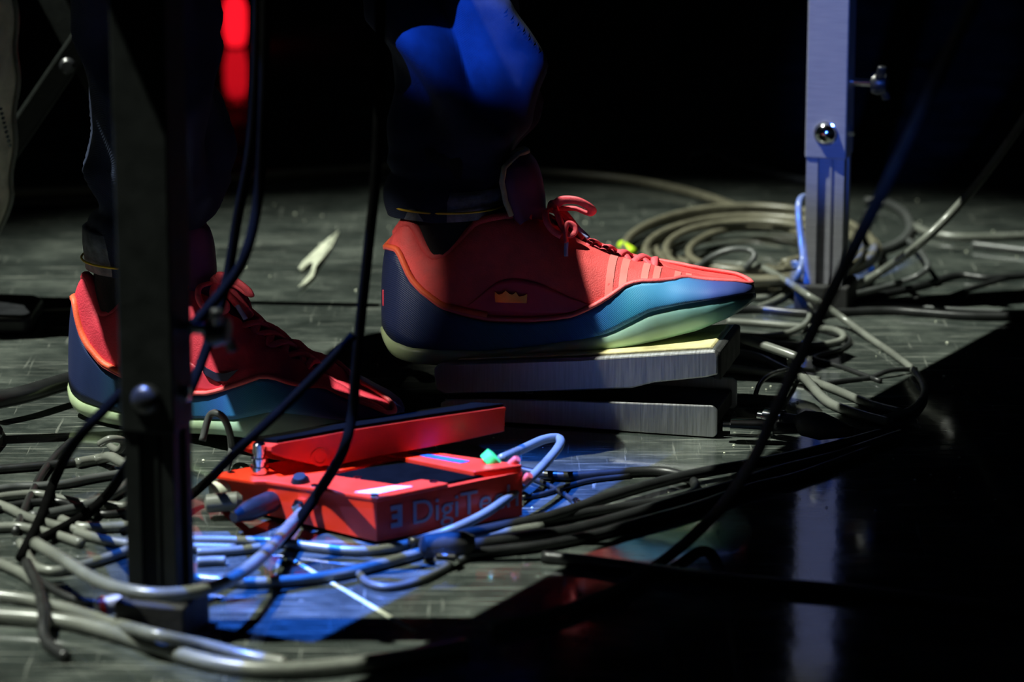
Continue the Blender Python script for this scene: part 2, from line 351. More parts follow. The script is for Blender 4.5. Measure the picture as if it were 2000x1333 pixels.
def sneaker(label, mirror, creased, loc, pitch, yaw, roll=0):
    root = empty('sneaker', label, 'sneaker', group='pair of sneakers'); S = LAST; N = S.N; wr = .0035 if creased else .0004
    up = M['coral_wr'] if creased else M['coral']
    # sole
    rows = []
    for k, (sc, t) in enumerate(((.80, 0), (.93, .02), (1.0, .15), (1.045, .45), (1.05, .75), (1.0, 1.0), (.93, 1.02))):
        r = []
        for i in range(N):
            b = S.B[i]; c = Vector((LS*.5, 0, 0)); p = Vector((c.x+(b.x-c.x)*(1-(1-sc)*.35), b.y*sc, S.zb[i]+(b.z-S.zb[i])*t)); r.append(p)
        rows.append(r)
    v = [p for r in rows for p in r]; f = []
    for k in range(len(rows)-1):
        for i in range(N): j = (i+1) % N; f.append((k*N+i, k*N+j, (k+1)*N+j, (k+1)*N+i))
    for i in range(N//2):                     # bottom and top web
        for bk in (0, (len(rows)-1)*N):
            a, b_ = i, i+1; c, d = (N-i-1) % N, (N-i) % N
            q = []
            for t in (a, b_, c, d):
                if bk+t not in q: q.append(bk+t)
            if len(q) > 2: f.append(tuple(q))
    mesh('sole', v, f, M['sole'], root)
    # upper
    rows = [[S.pt(i, q, 0, wr if k else 0) for i in range(N)] for k, q in enumerate(np.linspace(0, 1, 22))]
    strip_mesh('upper', rows, up, root, thick=.0035)
    # side band with its own edge
    rows = [[S.pt(i, S.fq[i]*t, .0014, 0) for i in range(N)] for t in np.linspace(0, 1, 8)]
    strip_mesh('side_band', rows, M['fox'], root, thick=.0018, off=-.6)
    seam = [S.pt(i % N, S.fq[i % N]+.02, .0016) for i in range(N+1)]
    half = N//2
    v, f = tube_geo(seam, .0024, 8, .8); mesh('piping', v, f, M['pinkpipe'], root)
    heel = [S.pt(i % N, S.fq[i % N]+.035, .0012) for i in range(N-24, N+25)]
    v, f = tube_geo(heel, .0032, 8, .8); mesh('heel_piping', v, f, M['orange'], root)
    # collar roll, lining
    ids = [i for i in range(N) if 775+(.5-.5*math.cos(2*math.pi*i/N))*(1468-775) < 1050]
    k0 = [i for i in ids if i <= half]; k1 = [i for i in ids if i > half]
    col = [S.pt(i, 1., .0) for i in k1+k0]
    v, f = tube_geo(col, .0042, 10); mesh('collar', v, f, up, root)
    rows = [[Vector((p.x*.96+.006, p.y*.9, p.z-dz)) for p in col] for dz in (0, .012, .025, .045)]
    strip_mesh('lining', rows, M['lining'], root, closed=False)
    # panel with badge, film strips
    def patch(name, pxs, lo, hi, off, mt, nq=8):
        rows = []
        cols = []
        ia, ib = [int(round(math.acos(1-2*(px-738)/738)/(2*math.pi)*N)) for px in pxs]
        for i in range(ia, ib+1):
            px = S.px[i]; a = S.fq[i]+.04 if lo is None else lo
            h = hi(px) if callable(hi) else hi
            if callable(hi):
                qs = np.linspace(.05, .98, 160); h = float(qs[int(np.argmin([abs(S.gy(S.pt(i, q))[1]-h) for q in qs]))])
            cols.append([S.pt(i, a+(max(h, a+.01)-a)*t, off, wr) for t in np.linspace(0, 1, nq)])
        return strip_mesh(name, [list(c) for c in cols], mt, root, closed=False, thick=.0004)
    arc = curve([(895,612),(930,575),(975,540),(1020,538),(1060,548),(1120,575),(1172,594)])
    patch('side_panel', (900, 1172), None, lambda px: float(arc(px)), .0007, M['panel'])
    if not creased:
        for c in (1196, 1222, 1264, 1287, 1328, 1350):
            u0 = (c-738)/738; i0 = math.acos(1-2*u0)/(2*math.pi)*N
            cols = []
            for di in (-.45, .45):
                ii = i0+di; fl_, fr = int(math.floor(ii)), ii-math.floor(ii)
                cols.append([S.pt(fl_, S.fq[fl_]+.05+(.90-S.fq[fl_])*t, .0005).lerp(S.pt(fl_+1, S.fq[fl_+1]+.05+(.90-S.fq[fl_+1])*t, .0005), fr) for t in np.linspace(0, 1, 9)])
            strip_mesh('film_strip', cols, M['strip'], root, closed=False)
        # crown badge
        outline = [(970,583),(969,562),(976,568),(984,566),(990,560),(998,567),(1004,568),(1010,563),(1016,572),(1024,571),(1032,567),(1031,585)]
        vv = []
        for off in (.0016, .0032):
            yf = min(S.at(x, y)[3].y for x, y in outline)
            for x, y in outline: vv.append(LP(x, y, yf)+Vector((0, -off*.7, 0)))
        n = len(outline); ff = [tuple(range(n)), tuple(range(2*n-1, n-1, -1))]+[(i, (i+1) % n, n+(i+1) % n, n+i) for i in range(n)]
        o = mesh('crown_badge', vv, ff, M['gold'], root, smooth=False); o['label'] = 'small gold crown badge'
    else:
        outline = [(1095,548),(1115,560),(1135,566),(1155,563),(1182,548),(1160,577),(1138,582),(1115,574)]
        vv = []
        for off in (.002, .0032):
            yf = min(S.at(x, y)[3].y for x, y in outline)
            for x, y in outline: vv.append(LP(x, y, yf)+Vector((0, -off*.7, 0)))
        n = len(outline); ff = [tuple(range(n)), tuple(range(2*n-1, n-1, -1))]+[(i, (i+1) % n, n+(i+1) % n, n+i) for i in range(n)]
        o = mesh('swoosh_badge', vv, ff, M['swoosh'], root, smooth=False); o['label'] = 'small dark swoosh mark'
    hb = S.at(752, 575)[3]
    box('heel_tag', (hb.x-.002, hb.y-.0022, hb.z-.007), (hb.x+.004, hb.y+.004, hb.z+.008), M['panel'], root, .001)
    # tongue
    ctr = [(1290,510),(1216,496),(1152,474),(1100,442),(1072,408),(1067,370),(1060,332),(1050,306),(1036,288)]
    hw = [.008,.011,.014,.020,.028,.032,.033,.029,.012]; sag = [0,0,.001,.008,.021,.028,.028,.022,.006]; dz = [.001,.002,.003,.004,.002,0,0,0,0]
    C = catmull([LP(x, y, 0) for x, y in ctr], 5); k = np.linspace(0, 8, len(C))
    rows = []
    for c, kk in zip(C, k):
        h = np.interp(kk, range(9), hw); sg = np.interp(kk, range(9), sag); d = np.interp(kk, range(9), dz)
        rows.append([c+Vector((-sg*(a*a), h*a, -d*a*a*2)) for a in np.linspace(-1, 1, 13)])
    strip_mesh('tongue', rows, M['tongue'], root, closed=False, thick=.006)
    edge = [r[0]+Vector((-.003, 0, 0)) for r in rows[22:]]+[p+Vector((-.002, 0, .001)) for p in rows[-1][1:-1]]+[r[-1]+Vector((-.003, 0, 0)) for r in rows[:21:-1]]
    v, f = tube_geo(edge, .0026, 8); mesh('tongue_binding', v, f, M['binding'], root)
    # laces
    lc = empty_child = None
    rowsx = [1146, 1176, 1206, 1238, 1280]
    for n_, px in enumerate(rowsx):
        for sgn in (1, -1):
            x2 = rowsx[min(n_+1, 4)] if n_ < 4 else px+4
            c0 = float(cw_(px)); c1 = float(cw_(x2))
            a = LP(px, float(zt_(px))+6, 0); b_ = LP(x2, float(zt_(x2))+6, 0)
            P = [Vector((a.x, -sgn*(c0+.011), a.z-.009)), Vector((a.x+.001, -sgn*(c0+.005), a.z+.0015)), (a+b_)/2+Vector((0, 0, .0065+.001*sgn)), Vector((b_.x-.001, sgn*(c1+.005), b_.z+.0015)), Vector((b_.x, sgn*(c1+.011), b_.z-.008))]
            tube('lace', P, .0036, M['lace'], root, 6, 8, .55, up=Vector((0, 0, 1)))
    kn = (1084, 394)
    def LT(pts): return [LP(x, y, yy) for x, y, yy in pts]
    lathe('lace_knot', [(.001, -.006), (.005, -.004), (.0062, 0), (.005, .004), (.001, .006)], M['lace'], root, 12, aim(LP(*kn, -.004), (.3, 1, .2)))
    tube('lace_loop', LT([(1084,394,-.004),(1100,383,-.012),(1130,385,-.018),(1156,400,-.016),(1152,409,-.011),(1126,399,-.008),(1102,398,-.005),(1086,396,-.003)]), .0042, M['lace'], root, 8, 8, .45, up=Vector((0, 1, 0)))
    tube('lace_loop', LT([(1084,394,.0),(1098,400,.012),(1118,425,.016),(1132,448,.012),(1140,452,.006),(1128,436,.004),(1104,408,.0),(1086,398,-.002)]), .0040, M['lace'], root, 8, 8, .5, up=Vector((0, 1, 0)))
    tube('lace_end', LT([(1082,396,-.004),(1092,414,-.018),(1100,436,-.022),(1112,452,-.024),(1124,446,-.022),(1122,434,-.021),(1110,430,-.022),(1106,448,-.026),(1108,468,-.028)]), .0030, M['lace'], root, 8, 8, .6)
    tube('lace_end', LT([(1082,396,-.004),(1068,408,-.020),(1070,426,-.026),(1082,444,-.028),(1098,454,-.028)]), .0030, M['lace'], root, 8, 8, .6)
    tube('lace_end', LT([(1086,398,.002),(1104,415,-.004),(1120,428,-.006),(1130,436,-.008)]), .0030, M['lace'], root, 8, 8, .6)
    tube('aglet', LT([(1108,466,-.028),(1107,480,-.030),(1107,494,-.031)]), .0020, M['aglet'], root, 4, 8)
    tube('aglet', LT([(1130,436,-.008),(1141,446,-.010),(1152,457,-.012)]), .0020, M['aglet'], root, 4, 8)
    root.location = loc; root.rotation_euler = (roll, pitch, yaw)
    if mirror: root.scale = (1, -1, 1)
    return root
LSH = (-.3804, .0958, .0055, -31, 2.8)
h0 = PY(738, 708, .075)
right_shoe = sneaker('coral and blue sneaker pressing the silver foot pedal', False, False, (h0.x, h0.y+.035, h0.z), 0, YAW0)
right_shoe.location = PY(738, 714, .075)-Matrix.Rotation(YAW0, 3, 'Z') @ Vector((0, YR, 0))
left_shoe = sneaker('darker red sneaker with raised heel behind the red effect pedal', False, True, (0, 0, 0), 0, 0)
bend_toe(left_shoe, -8)
Rl = Matrix.Rotation(math.radians(LSH[3]), 3, 'Z') @ Matrix.Rotation(math.radians(LSH[4]), 3, 'Y')
left_shoe.rotation_euler = Rl.to_euler(); left_shoe.location = LSH[:3]

# ------------------------------------------------------------------ person
person = empty('person', 'standing person in dark navy trousers, seen from the knees down', 'person', (-.15, .05, 0))
PL = Matrix.Translation(-Vector(person.location))
def leg_rings(sil, Y0, lean):
    rings = []
    y0 = sil[0][0]
    for y, xl, xr, dx in sil:
        Y = Y0+(y0-y)/y0*lean
        a = PY(xl, y, Y); b = PY(xr, y, Y); c = (a+b)/2; r = (b-a).length/2
        rings.append((c, r, r*dx))
    return rings
def cloth_leg(rings, folds, nseg=88, sub=9, seed=0):
    C = catmull([r[0] for r in rings], sub); R = catmull([Vector((r[1], r[2], 0)) for r in rings], sub)
    v = []; f = []
    for k, (c, r) in enumerate(zip(C, R)):
        for i in range(nseg):
            a = 2*math.pi*i/nseg; d = Vector((math.cos(a), math.sin(a), 0))
            amp = np.interp(c.z, [.14, .2, .26, .5, .9], [.0025, .008, .013, .012, .006])
            p = c+Vector((d.x*r.x, d.y*r.y, 0))
            w1 = (1-2*abs(math.sin(c.z*26+math.sin(a*1.0+seed)*1.9+a*.5*math.sin(seed)+seed)))*.9+math.sin(c.z*41-2*a+seed*2)*.45
            w2 = noise.noise(Vector((d.x*1.6+seed*7, d.y*1.6, c.z*13)))*1.5
            dd = amp*(w1*.6+w2)
            if seed == 1 and d.y < .3 and c.z > .24:              # deep diagonal fold down the front of the right leg
                q = 1000+p.x/(p.y-CAMY)*FPX*.985; lx = 875+(.32-c.z)*1050; t = q-lx; g = min(1, (c.z-.24)/.04)*min(1, max(0, .1-d.y)/.6)
                dd += g*(.017*math.exp(-((t+48)/34)**2)-.013*math.exp(-((t-10)/30)**2)+.006*math.exp(-((t-70)/25)**2))
            v.append(p+d*dd)
    n = nseg
    for k in range(len(C)-1):
        for i in range(n): j = (i+1) % n; f.append((k*n+i, k*n+j, (k+1)*n+j, (k+1)*n+i))
    return v, f
RY = .112; LY = .062
silR = [(412,768,975,.95),(392,764,985,.95),(372,765,992,.95),(352,774,1000,.95),(335,786,1000,.95),(318,782,998,.95),(296,780,1002,.95),(270,772,1020,.95),(240,762,1040,.95),(205,756,1034,.95),(165,750,1028,.95),(110,743,1032,.95),(60,736,1028,.95),(0,726,1012,.95),(-80,715,1010,.95)]
silL = [(520,174,372,.95),(500,172,380,.95),(470,168,388,.95),(440,168,396,.95),(422,172,402,.95),(405,190,420,.95),(380,194,436,.95),(350,186,446,.95),(325,178,448,.95),(295,180,446,.95),(240,174,430,.95),(160,166,420,.95),(80,160,412,.95),(0,152,408,.95),(-80,148,408,.95)]
ringsR = leg_rings(silR, RY, .075); ringsL = leg_rings(silL, LY, -.05)
hipR = Vector((-.50, .18, .90)); hipL = Vector((-.49, -.01, .90))
kneeR = Vector((-.04, .22, .52)); kneeL = Vector((-.245, -.02, .52))
def upto(rings, knee, hip):
    out = list(rings)
    for t, r in ((0, .070), (.35, .072), (.7, .085), (1., .095)): out.append((knee.lerp(hip, t), r, r))
    return out
vR, fR = cloth_leg(upto(ringsR, kneeR, hipR), None, seed=1)
vL, fL = cloth_leg(upto(ringsL, kneeL, hipL), None, seed=3)
v = list(vR); f = list(fR); b0 = len(v); v += vL; f += [tuple(i+b0 for i in q) for q in fL]
b0 = len(v); pel = [(.80, .13, .09), (.88, .18, .11), (.95, .175, .11), (1.02, .165, .105), (1.06, .16, .10)]
hc = (hipR+hipL)/2; ha = math.atan2(hipL.y-hipR.y, hipL.x-hipR.x)
for z, a_, b_ in pel:
    for i in range(56):
        t = 2*math.pi*i/56; q = Matrix.Rotation(ha, 3, 'Z') @ Vector((a_*math.cos(t), b_*math.sin(t), 0)); v.append(Vector((hc.x, hc.y, z))+q)
for k in range(len(pel)-1):
    for i in range(56): j = (i+1) % 56; f.append((b0+k*56+i, b0+k*56+j, b0+(k+1)*56+j, b0+(k+1)*56+i))
tr = mesh('trousers', [PL @ p for p in v], f, M['denim'], person); tr['label'] = 'dark navy denim trousers'
m_ = tr.modifiers.new('thick', 'SOLIDIFY'); m_.thickness = .0025
def hem_band(rings, ztop_px, name):
    rows = []
    for (c, a_, b_) in rings:
        rows.append([PL @ (c+Vector((math.cos(t)*(a_+.003), math.sin(t)*(b_+.003), 0))+Vector((math.cos(t), math.sin(t), 0))*.002*noise.noise(Vector((math.cos(t)*2, math.sin(t)*2, c.z*30)))) for t in np.linspace(0, 2*math.pi, 56, endpoint=False)])
    return strip_mesh(name, rows, M['hem'], tr, thick=.003)
hem_band(ringsR[:4], 0, 'hem'); hem_band(ringsL[:4], 0, 'hem')
for rg, kk in ((ringsR, 1), (ringsL, 1)):
    c, a_, b_ = rg[kk]; pts = [PL @ (c+Vector((math.cos(t)*(a_+.0055), math.sin(t)*(b_+.0055), 0))) for t in np.linspace(0, 2*math.pi, 49)]
    v_, f_ = tube_geo(pts, .0010, 6); mesh('hem_stitching', v_, f_, M['stitch'], tr)
# body under the clothes, one skinned surface up to the waist
def skinned(name, pts, edges, mat_, parent, root=0, lev=2):
    me = bpy.data.meshes.new(name); me.from_pydata([tuple(PL @ Vector(p[:3])) for p in pts], edges, []); o = link(name, me, mat_, parent, False)
    sk = o.modifiers.new('skin', 'SKIN'); sk.use_smooth_shade = True
    for i, p in enumerate(pts): o.data.skin_vertices[0].data[i].radius = (p[3], p[3])
    o.data.skin_vertices[0].data[root].use_root = True
    ss = o.modifiers.new('sub', 'SUBSURF'); ss.levels = ss.render_levels = lev
    return o
def shoe_pt(s, x, y, z): return s.matrix_basis @ Vector((x, y, z))
bpy.context.view_layer.update()
def foot(shoe):
    return [shoe_pt(shoe, .20, 0, .055), shoe_pt(shoe, .12, 0, .07), shoe_pt(shoe, .055, 0, .075), shoe_pt(shoe, .058, 0, .125)]
fr, fl_ = foot(right_shoe), foot(left_shoe)
bp = [(hc.x, hc.y, .95, .12), (*hipR, .06), (*kneeR, .032), (*ringsR[14][0], .034), (*ringsR[9][0], .034), (*fr[3], .034), (*fr[2], .030), (*fr[1], .026), (*fr[0], .022),
      (*hipL, .06), (*kneeL, .030), (*ringsL[14][0], .030), (*ringsL[10][0], .030), (*fl_[3], .034), (*fl_[2], .030), (*fl_[1], .026), (*fl_[0], .022), (hc.x, hc.y, 1.08, .12)]
be = [(i, i+1) for i in range(8)]+[(0, 9)]+[(i, i+1) for i in range(9, 16)]+[(0, 17)]
skinned('body', bp, be, M['skin'], person)
for shoe, rg, Y in ((right_shoe, ringsR, RY), (left_shoe, ringsL, LY)):
    a = foot(shoe)
    pts = [a[2], a[2].lerp(a[3], .5), a[3], a[3].lerp(rg[1][0], .5), rg[1][0], rg[5][0]]
    pts = catmull(pts, 5); v_, f_ = tube_geo(pts, .04, 20, radii=list(np.interp(range(len(pts)), [0, 5, 10, 15, 20, 25], [.030, .031, .033, .038, .041, .045])))
    mesh('sock', [PL @ p for p in v_], f_, M['sock'], person)

# ------------------------------------------------------------------ table
TD = Vector((.502, .865, 0)); TR = Vector((.865, -.502, 0))     # along the visible edge, and away from it
Nn = F(318, 1232); Fn = F(1612, 602)
table = empty('folding_table', 'table on telescopic square legs, silver far leg and black near leg', 'table', Nn)
TLm = Matrix.Translation(-Nn)
LROT = Matrix.Rotation(math.radians(-15), 4, 'Z')
def leg(base, mt, lab, top=.70):
    Lm = Matrix.Translation(base-Nn) @ LROT
    def place(o): o.data.transform(Lm); return o
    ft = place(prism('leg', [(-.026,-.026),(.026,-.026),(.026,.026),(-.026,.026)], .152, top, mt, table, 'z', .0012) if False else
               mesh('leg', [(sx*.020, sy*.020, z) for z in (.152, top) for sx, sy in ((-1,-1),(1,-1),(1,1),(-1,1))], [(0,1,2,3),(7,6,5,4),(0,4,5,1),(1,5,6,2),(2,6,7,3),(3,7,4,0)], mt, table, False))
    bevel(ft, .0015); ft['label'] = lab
    # grooved inner profile
    w_ = .0185; g = .004
    poly = [(-w_,-w_),(-.007,-w_),(-.007,-w_+g),(.004,-w_+g),(.004,-w_+.001),(.0065,-w_+.001),(.0065,-w_+g),(.0095,-w_+g),(.0095,-w_),(w_,-w_),(w_,-.007),(w_-g,-.007),(w_-g,.007),(w_,.007),(w_,w_),(-w_,w_),(-w_,.007),(-w_+g,.007),(-w_+g,-.007),(-w_,-.007)]
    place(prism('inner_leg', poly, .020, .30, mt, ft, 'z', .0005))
    pf = [(-.0265,-.0265),(.0265,-.0265),(.0265,.0265),(-.0265,.0265)]
    place(prism('foot', pf, 0, .028, M['rubber'], ft, 'z', .002))
    R = .0106
    place(lathe('bolt', [(R*1.08,0),(R*1.08,.0015),(R,.0017)]+[(R*math.cos(t), .0017+.007*math.sin(t)) for t in np.linspace(.1, 1.45, 8)], M['chrome'] if mt is not M['blackmetal'] else M['blackplastic'], ft, 28, aim((0,-.020,.177), (0,-1,0))))
    kb = place(lathe('knob_stem', [(.004,-.012),(.004,.018)], M['chrome'], ft, 14, aim((.032,0,.225), (1,0,0))))
    a = aim((.046, 0, .225), (1, 0, 0))
    place(lathe('wing_knob', [(.004,-.006),(.010,-.006),(.012,0),(.009,.008),(.003,.009)], M['blackplastic'], ft, 20, a))
    for s in (-1, 1):
        place(tube('knob_wing', [Vector((.048, -.006*s, .225+.004*s)), Vector((.050, -.012*s, .225+.011*s)), Vector((.052, -.015*s, .225+.018*s))], .0045, M['blackplastic'], ft, 5, 10, .6))
    place(lathe('bolt_end', [(.0055,0),(.0055,.004),(.003,.005)], M['chrome'], ft, 6, aim((.020, 0, .177), (1, 0, 0))))
    return ft
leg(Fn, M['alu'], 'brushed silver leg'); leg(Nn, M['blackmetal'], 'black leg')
for q in (Nn+TR*.80, Fn+TR*.80): leg(q, M['alu'], 'silver leg')
c0 = -TD*.38-TR*.12; c1 = (Fn-Nn)+TD*.10-TR*.12; c2 = c1+TR*1.0; c3 = c0+TR*1.0
v = [c+Vector((0, 0, z)) for z in (.70, .73) for c in (c0, c3, c2, c1)]
bevel(mesh('table_top', v, [(0,1,2,3),(7,6,5,4),(0,4,5,1),(1,5,6,2),(2,6,7,3),(3,7,4,0)], M['blackplastic'], table, False), .003)

# ------------------------------------------------------------------ pole stand with gear, just outside the frame
stp = Vector((-.545, -.02, 0)); ls = empty('equipment_stand', 'black pole stand carrying small gear beyond the left frame edge', 'stand', stp)  # out of view, added as support for the light blockers
lathe('base', [(.115,0),(.115,.008),(.10,.014),(.02,.018)], M['blackmetal'], ls, 32)
lathe('pole', [(.013,.016),(.013,.70)], M['blackmetal'], ls, 16)
box('tray', (-.088, -.010, .700), (.072, .010, .708), M['blackmetal'], ls, .002)
lt = empty('pad_controller', 'black pad controller lying on the pole stand', 'controller', (-.470, -.055, .709))  # added slab, out of view, keeps white light off the left shoe
box('body', (-.078, -.115, 0), (-.002, .115, .030), M['blackplastic'], lt, .003)
box('fader_panel', (-.003, -.125, 0), (.066, -.045, .024), M['blackplastic'], lt, .003)  # added flap that shades the toe of the left shoe
for r_ in range(2):
    for c_ in range(5): box('pad', (-.072+r_*.036, -.1+c_*.041, .030), (-.042+r_*.036, -.066+c_*.041, .033), M['rubber'], lt, .001)
box('audio_interface', (-.636, -.048, .709), (-.600, .060, .745), M['blackmetal'], None, .003)  # added block, unseen, casts the shade just past the left heel
tag(bpy.data.objects['audio_interface'], 'small black metal box beside the pad controller', 'interface')

# ------------------------------------------------------------------ silver volume pedal
vp = empty('volume_pedal', 'silver aluminium volume pedal under the raised sneaker', 'pedal')
ya = math.radians(-14); O = F(1400, 858)
vp.location = O; vp.rotation_euler = (0, 0, ya)              # local x runs back towards the heel (negative), y across
LW = .095; LL = .243
box('base', (-LL+.012, .003, .004), (-.004, LW-.003, .019), M['blackmetal'], vp, .002)
def plate(name, y0, y1, poly, mt): return prism(name, poly, y0, y1, mt, vp, 'y', .0015)
bpoly = [(-.003,.001),(0,.004),(0,.026),(-.004,.029),(-.14,.025),(-.20,.022),(-LL+.006,.019),(-LL,.015),(-LL,.006),(-LL+.006,.001)]
plate('side_plate', 0, .0025, bpoly, M['alu_side']); plate('side_plate', LW-.0025, LW, bpoly, M['alu_side'])
for sx in (-.03, -LL+.03):
    for sy in (.012, LW-.012): lathe('foot', [(.006,0),(.007,.004)], M['rubber'], vp, 12, Matrix.Translation((sx, sy, 0)))
tp = [(0,.083),(-.003,.0865),(-.12,.0735),(-LL-.002,.063),(-LL-.006,.058),(-LL-.004,.040),(-LL+.004,.036),(-.16,.042),(-.075,.050),(-.055,.056),(-.01,.063),(0,.066)]
tp = [(x, z-.0095+.0035*x/LL) for x, z in tp]
topp = [(0,.0835),(-.003,.087),(-.12,.0740),(-LL,.0635),(-LL-.004,.060),(-LL,.060),(-.12,.0705),(0,.080)]
topp = [(x, z-.0095+.0035*x/LL) for x, z in topp]
plate('treadle', .000, .003, tp, M['alu_side']); plate('treadle', LW-.003, LW, tp, M['alu_side'])
deck = plate('treadle_deck', .002, LW-.002, topp, M['alu_side'])
plate('end_plate', .0035, LW-.001, [(-.004,.0505),(.002,.0505),(.002,.0767),(-.004,.0777)], M['rubber'])
gp = [(-.006,.0868),(-.008,.0885),(-.12,.0762),(-.228,.0668),(-.230,.0650),(-.12,.0742)]
gp = [(x, z-.0095+.0035*x/LL) for x, z in gp]
gr = plate('grip_pad', .008, LW-.008, gp, M['grip']); gr['label'] = 'pale worn grip surface'
tube('pivot_rod', [Vector((-.165, .003, .030)), Vector((-.165, LW-.003, .030))], .004, M['chrome'], vp, 2, 10)

# ------------------------------------------------------------------ red effect pedal
rp = empty('effect_pedal', 'bright red metal effect pedal with a tilted treadle in the foreground', 'pedal')
A = F(735, 976, .037); B = F(434, 929, .027); C = F(1020, 917, .041); D = B+C-A
cen = Vector(((A.x+D.x)/2, (A.y+D.y)/2, 0)); rp.location = cen
def fl0(p, z=.003): return Vector((p.x, p.y, z))
def RW(s, t, dz=0.): p = A+(C-A)*s+(B-A)*t; return p+Vector((0, 0, dz))-cen       # point on the lid plane
def slab(name, pts, dz0, dz1, mt, parent=rp, bev=.001):
    n = len(pts); v = [p+Vector((0, 0, dz0)) for p in pts]+[p+Vector((0, 0, dz1)) for p in pts]
    f = [tuple(range(n)), tuple(range(2*n-1, n-1, -1))]+[(i, (i+1) % n, n+(i+1) % n, n+i) for i in range(n)]
    o = mesh(name, v, f, mt, parent, False); bevel(o, bev) if bev else None; return o
base = [fl0(p)-cen for p in (A, C, D, B)]; lid = [RW(0,0,-.002), RW(1,0,-.002), RW(1,1,-.002), RW(0,1,-.002)]
mesh('housing', base+lid, [(3,2,1,0),(4,5,6,7),(0,1,5,4),(1,2,6,5),(2,3,7,6),(3,0,4,7)], M['red'], rp, False)
slab('lid_plate', [RW(-.005,-.01), RW(.48,-.01), RW(.48,.16), RW(.30,.16), RW(.30,.62), RW(1.0,.62), RW(1.0,1.0), RW(-.005,1.03), RW(-.05,1.03), RW(-.05,.74), RW(-.01,.70)], -.002, .0016, M['red'])
slab('treadle_well', [RW(.50,.04), RW(.98,.04), RW(.98,.60), RW(.32,.60), RW(.32,.18), RW(.50,.18)], -.002, .0004, M['cmatte'])  # flat matte black slab, the shade of the open well as colour
slab('jack_ridge', [RW(.72,.05), RW(1.0,.0), RW(1.0,1.0), RW(.86,1.0)], -.002, .004, M['red'])
slab('blue_label', [RW(.84,.24), RW(.90,.24), RW(.93,.62), RW(.88,.62)], .004, .0046, mat('blue_label_print', (.02,.12,.6), .3), bev=0)  # blue reflection on the ridge, painted as a thin slab
slab('label_plate', [RW(.06,.05), RW(.30,.05), RW(.26,.13), RW(.02,.16)], .0016, .0022, mat('silver_print', (.6,.62,.7), .35), bev=0)
for s, t in ((.03,.97),(.02,.03),(.44,.05),(.03,.42),(.30,.40),(.95,.06)):
    lathe('screw', [(.0035,0),(.0035,.0014),(.002,.002)], M['chrome'], rp, 12, Matrix.Translation(RW(s, t, .0012)))
fs = F(507, 918, .034)-cen
lathe('footswitch', [(.0075,-.002),(.0075,.003),(.0055,.0032),(.0055,.007),(.0068,.0072),(.0068,.010),(.0045,.0102),(.0045,.013),(.0052,.0135),(.0052,.021),(.004,.0222)], M['chrome'], rp, 20, Matrix.Translation(fs))
# treadle: a folded red channel
T0 = PY(530, 885, -.205); 
def TQ(x, y, Y): return PY(x, y, Y)-cen
def Yline(x): return -.215+(x-530)/458*.055
side = [(530,874),(545,867),(620,854),(700,839),(850,816),(988,796),(985,843),(900,862),(850,872),(745,890),(690,902),(648,911),(615,908),(560,896),(532,886)]
near = [TQ(x, y, Yline(x)) for x, y in side]; WV = Vector((-.028, .060, -.0155))
def chan(name, off0, off1, mt=M['red']):
    n = len(near); v = [p+WV*off0 for p in near]+[p+WV*off1 for p in near]
    f = [tuple(range(n)), tuple(range(2*n-1, n-1, -1))]+[(i, (i+1) % n, n+(i+1) % n, n+i) for i in range(n)]
    return bevel(mesh(name, v, f, mt, rp, False), .0006)
chan('treadle_side', 0, .03); chan('treadle_side', .97, 1.0)
tops = near[0:6]; v = []; 
for o_, dz in ((0, 0), (1, 0), (1, -.003), (0, -.003)): v += [p+WV*o_+Vector((0, 0, dz)) for p in tops]
f = []
for q in range(4):
    for i in range(5): a = q*6+i; b_ = ((q+1) % 4)*6+i; f.append((a, a+1, b_+1, b_))
f += [(0, 6, 12, 18), (5, 23, 17, 11)]
mesh('treadle_top', v, f, M['red'], rp, False)
v = []
for o_, dz in ((.06, .0004), (.94, .0004), (.94, .003), (.06, .003)): v += [p+WV*o_+Vector((0, 0, dz)) for p in tops[1:]]
f = []
for q in range(4):
    for i in range(4): a = q*5+i; b_ = ((q+1) % 4)*5+i; f.append((a, a+1, b_+1, b_))
f += [(0, 5, 10, 15), (4, 19, 14, 9)]
mesh('grip_pad', v, f, M['cmatte'], rp, False)
pv = TQ(625, 893, Yline(625)); dn = (near[5]-near[0]).cross(Vector((0, 0, 1))).normalized()
lathe('pivot_screw', [(.0075,0),(.0075,.0012),(.005,.0014),(.0045,.0006)], M['red'], rp, 20, aim(pv, dn))
# printed name on the right side
def text(name, s, size, Mx, mt, parent, depth=.0003):
    cu = bpy.data.curves.new(name, 'FONT'); cu.body = s; cu.size = size; cu.extrude = depth
    o = bpy.data.objects.new(name, cu); COL.objects.link(o); bpy.context.view_layer.update()
    me = bpy.data.meshes.new_from_object(o.evaluated_get(bpy.context.evaluated_depsgraph_get())); bpy.data.objects.remove(o)
    me.transform(Mx); return link(name, me, mt, parent, False)
ax = (C-A); ax.z = 0; ax.normalize(); nn = Vector((ax.y, -ax.x, 0)); zz = Vector((0, 0, 1))
Tm = Matrix((ax, zz, nn)).transposed().to_4x4(); Tm.translation = fl0(A, .012)-cen+ax*.030+nn*.0008
text('lettering', 'DigiTech', .027, Tm, M['darktext'], rp)
Tm2 = Tm.copy(); Tm2.translation = fl0(A, .012)-cen+ax*.012+nn*.0008
E_ = [(0,0),(.010,0),(.010,.018),(0,.018),(0,.014),(.006,.014),(.006,.011),(.001,.011),(.001,.007),(.006,.007),(.006,.004),(0,.004)]
o = prism('emblem', E_, 0, .0004, M['darktext'], rp, 'z', 0); o.data.transform(Tm2)
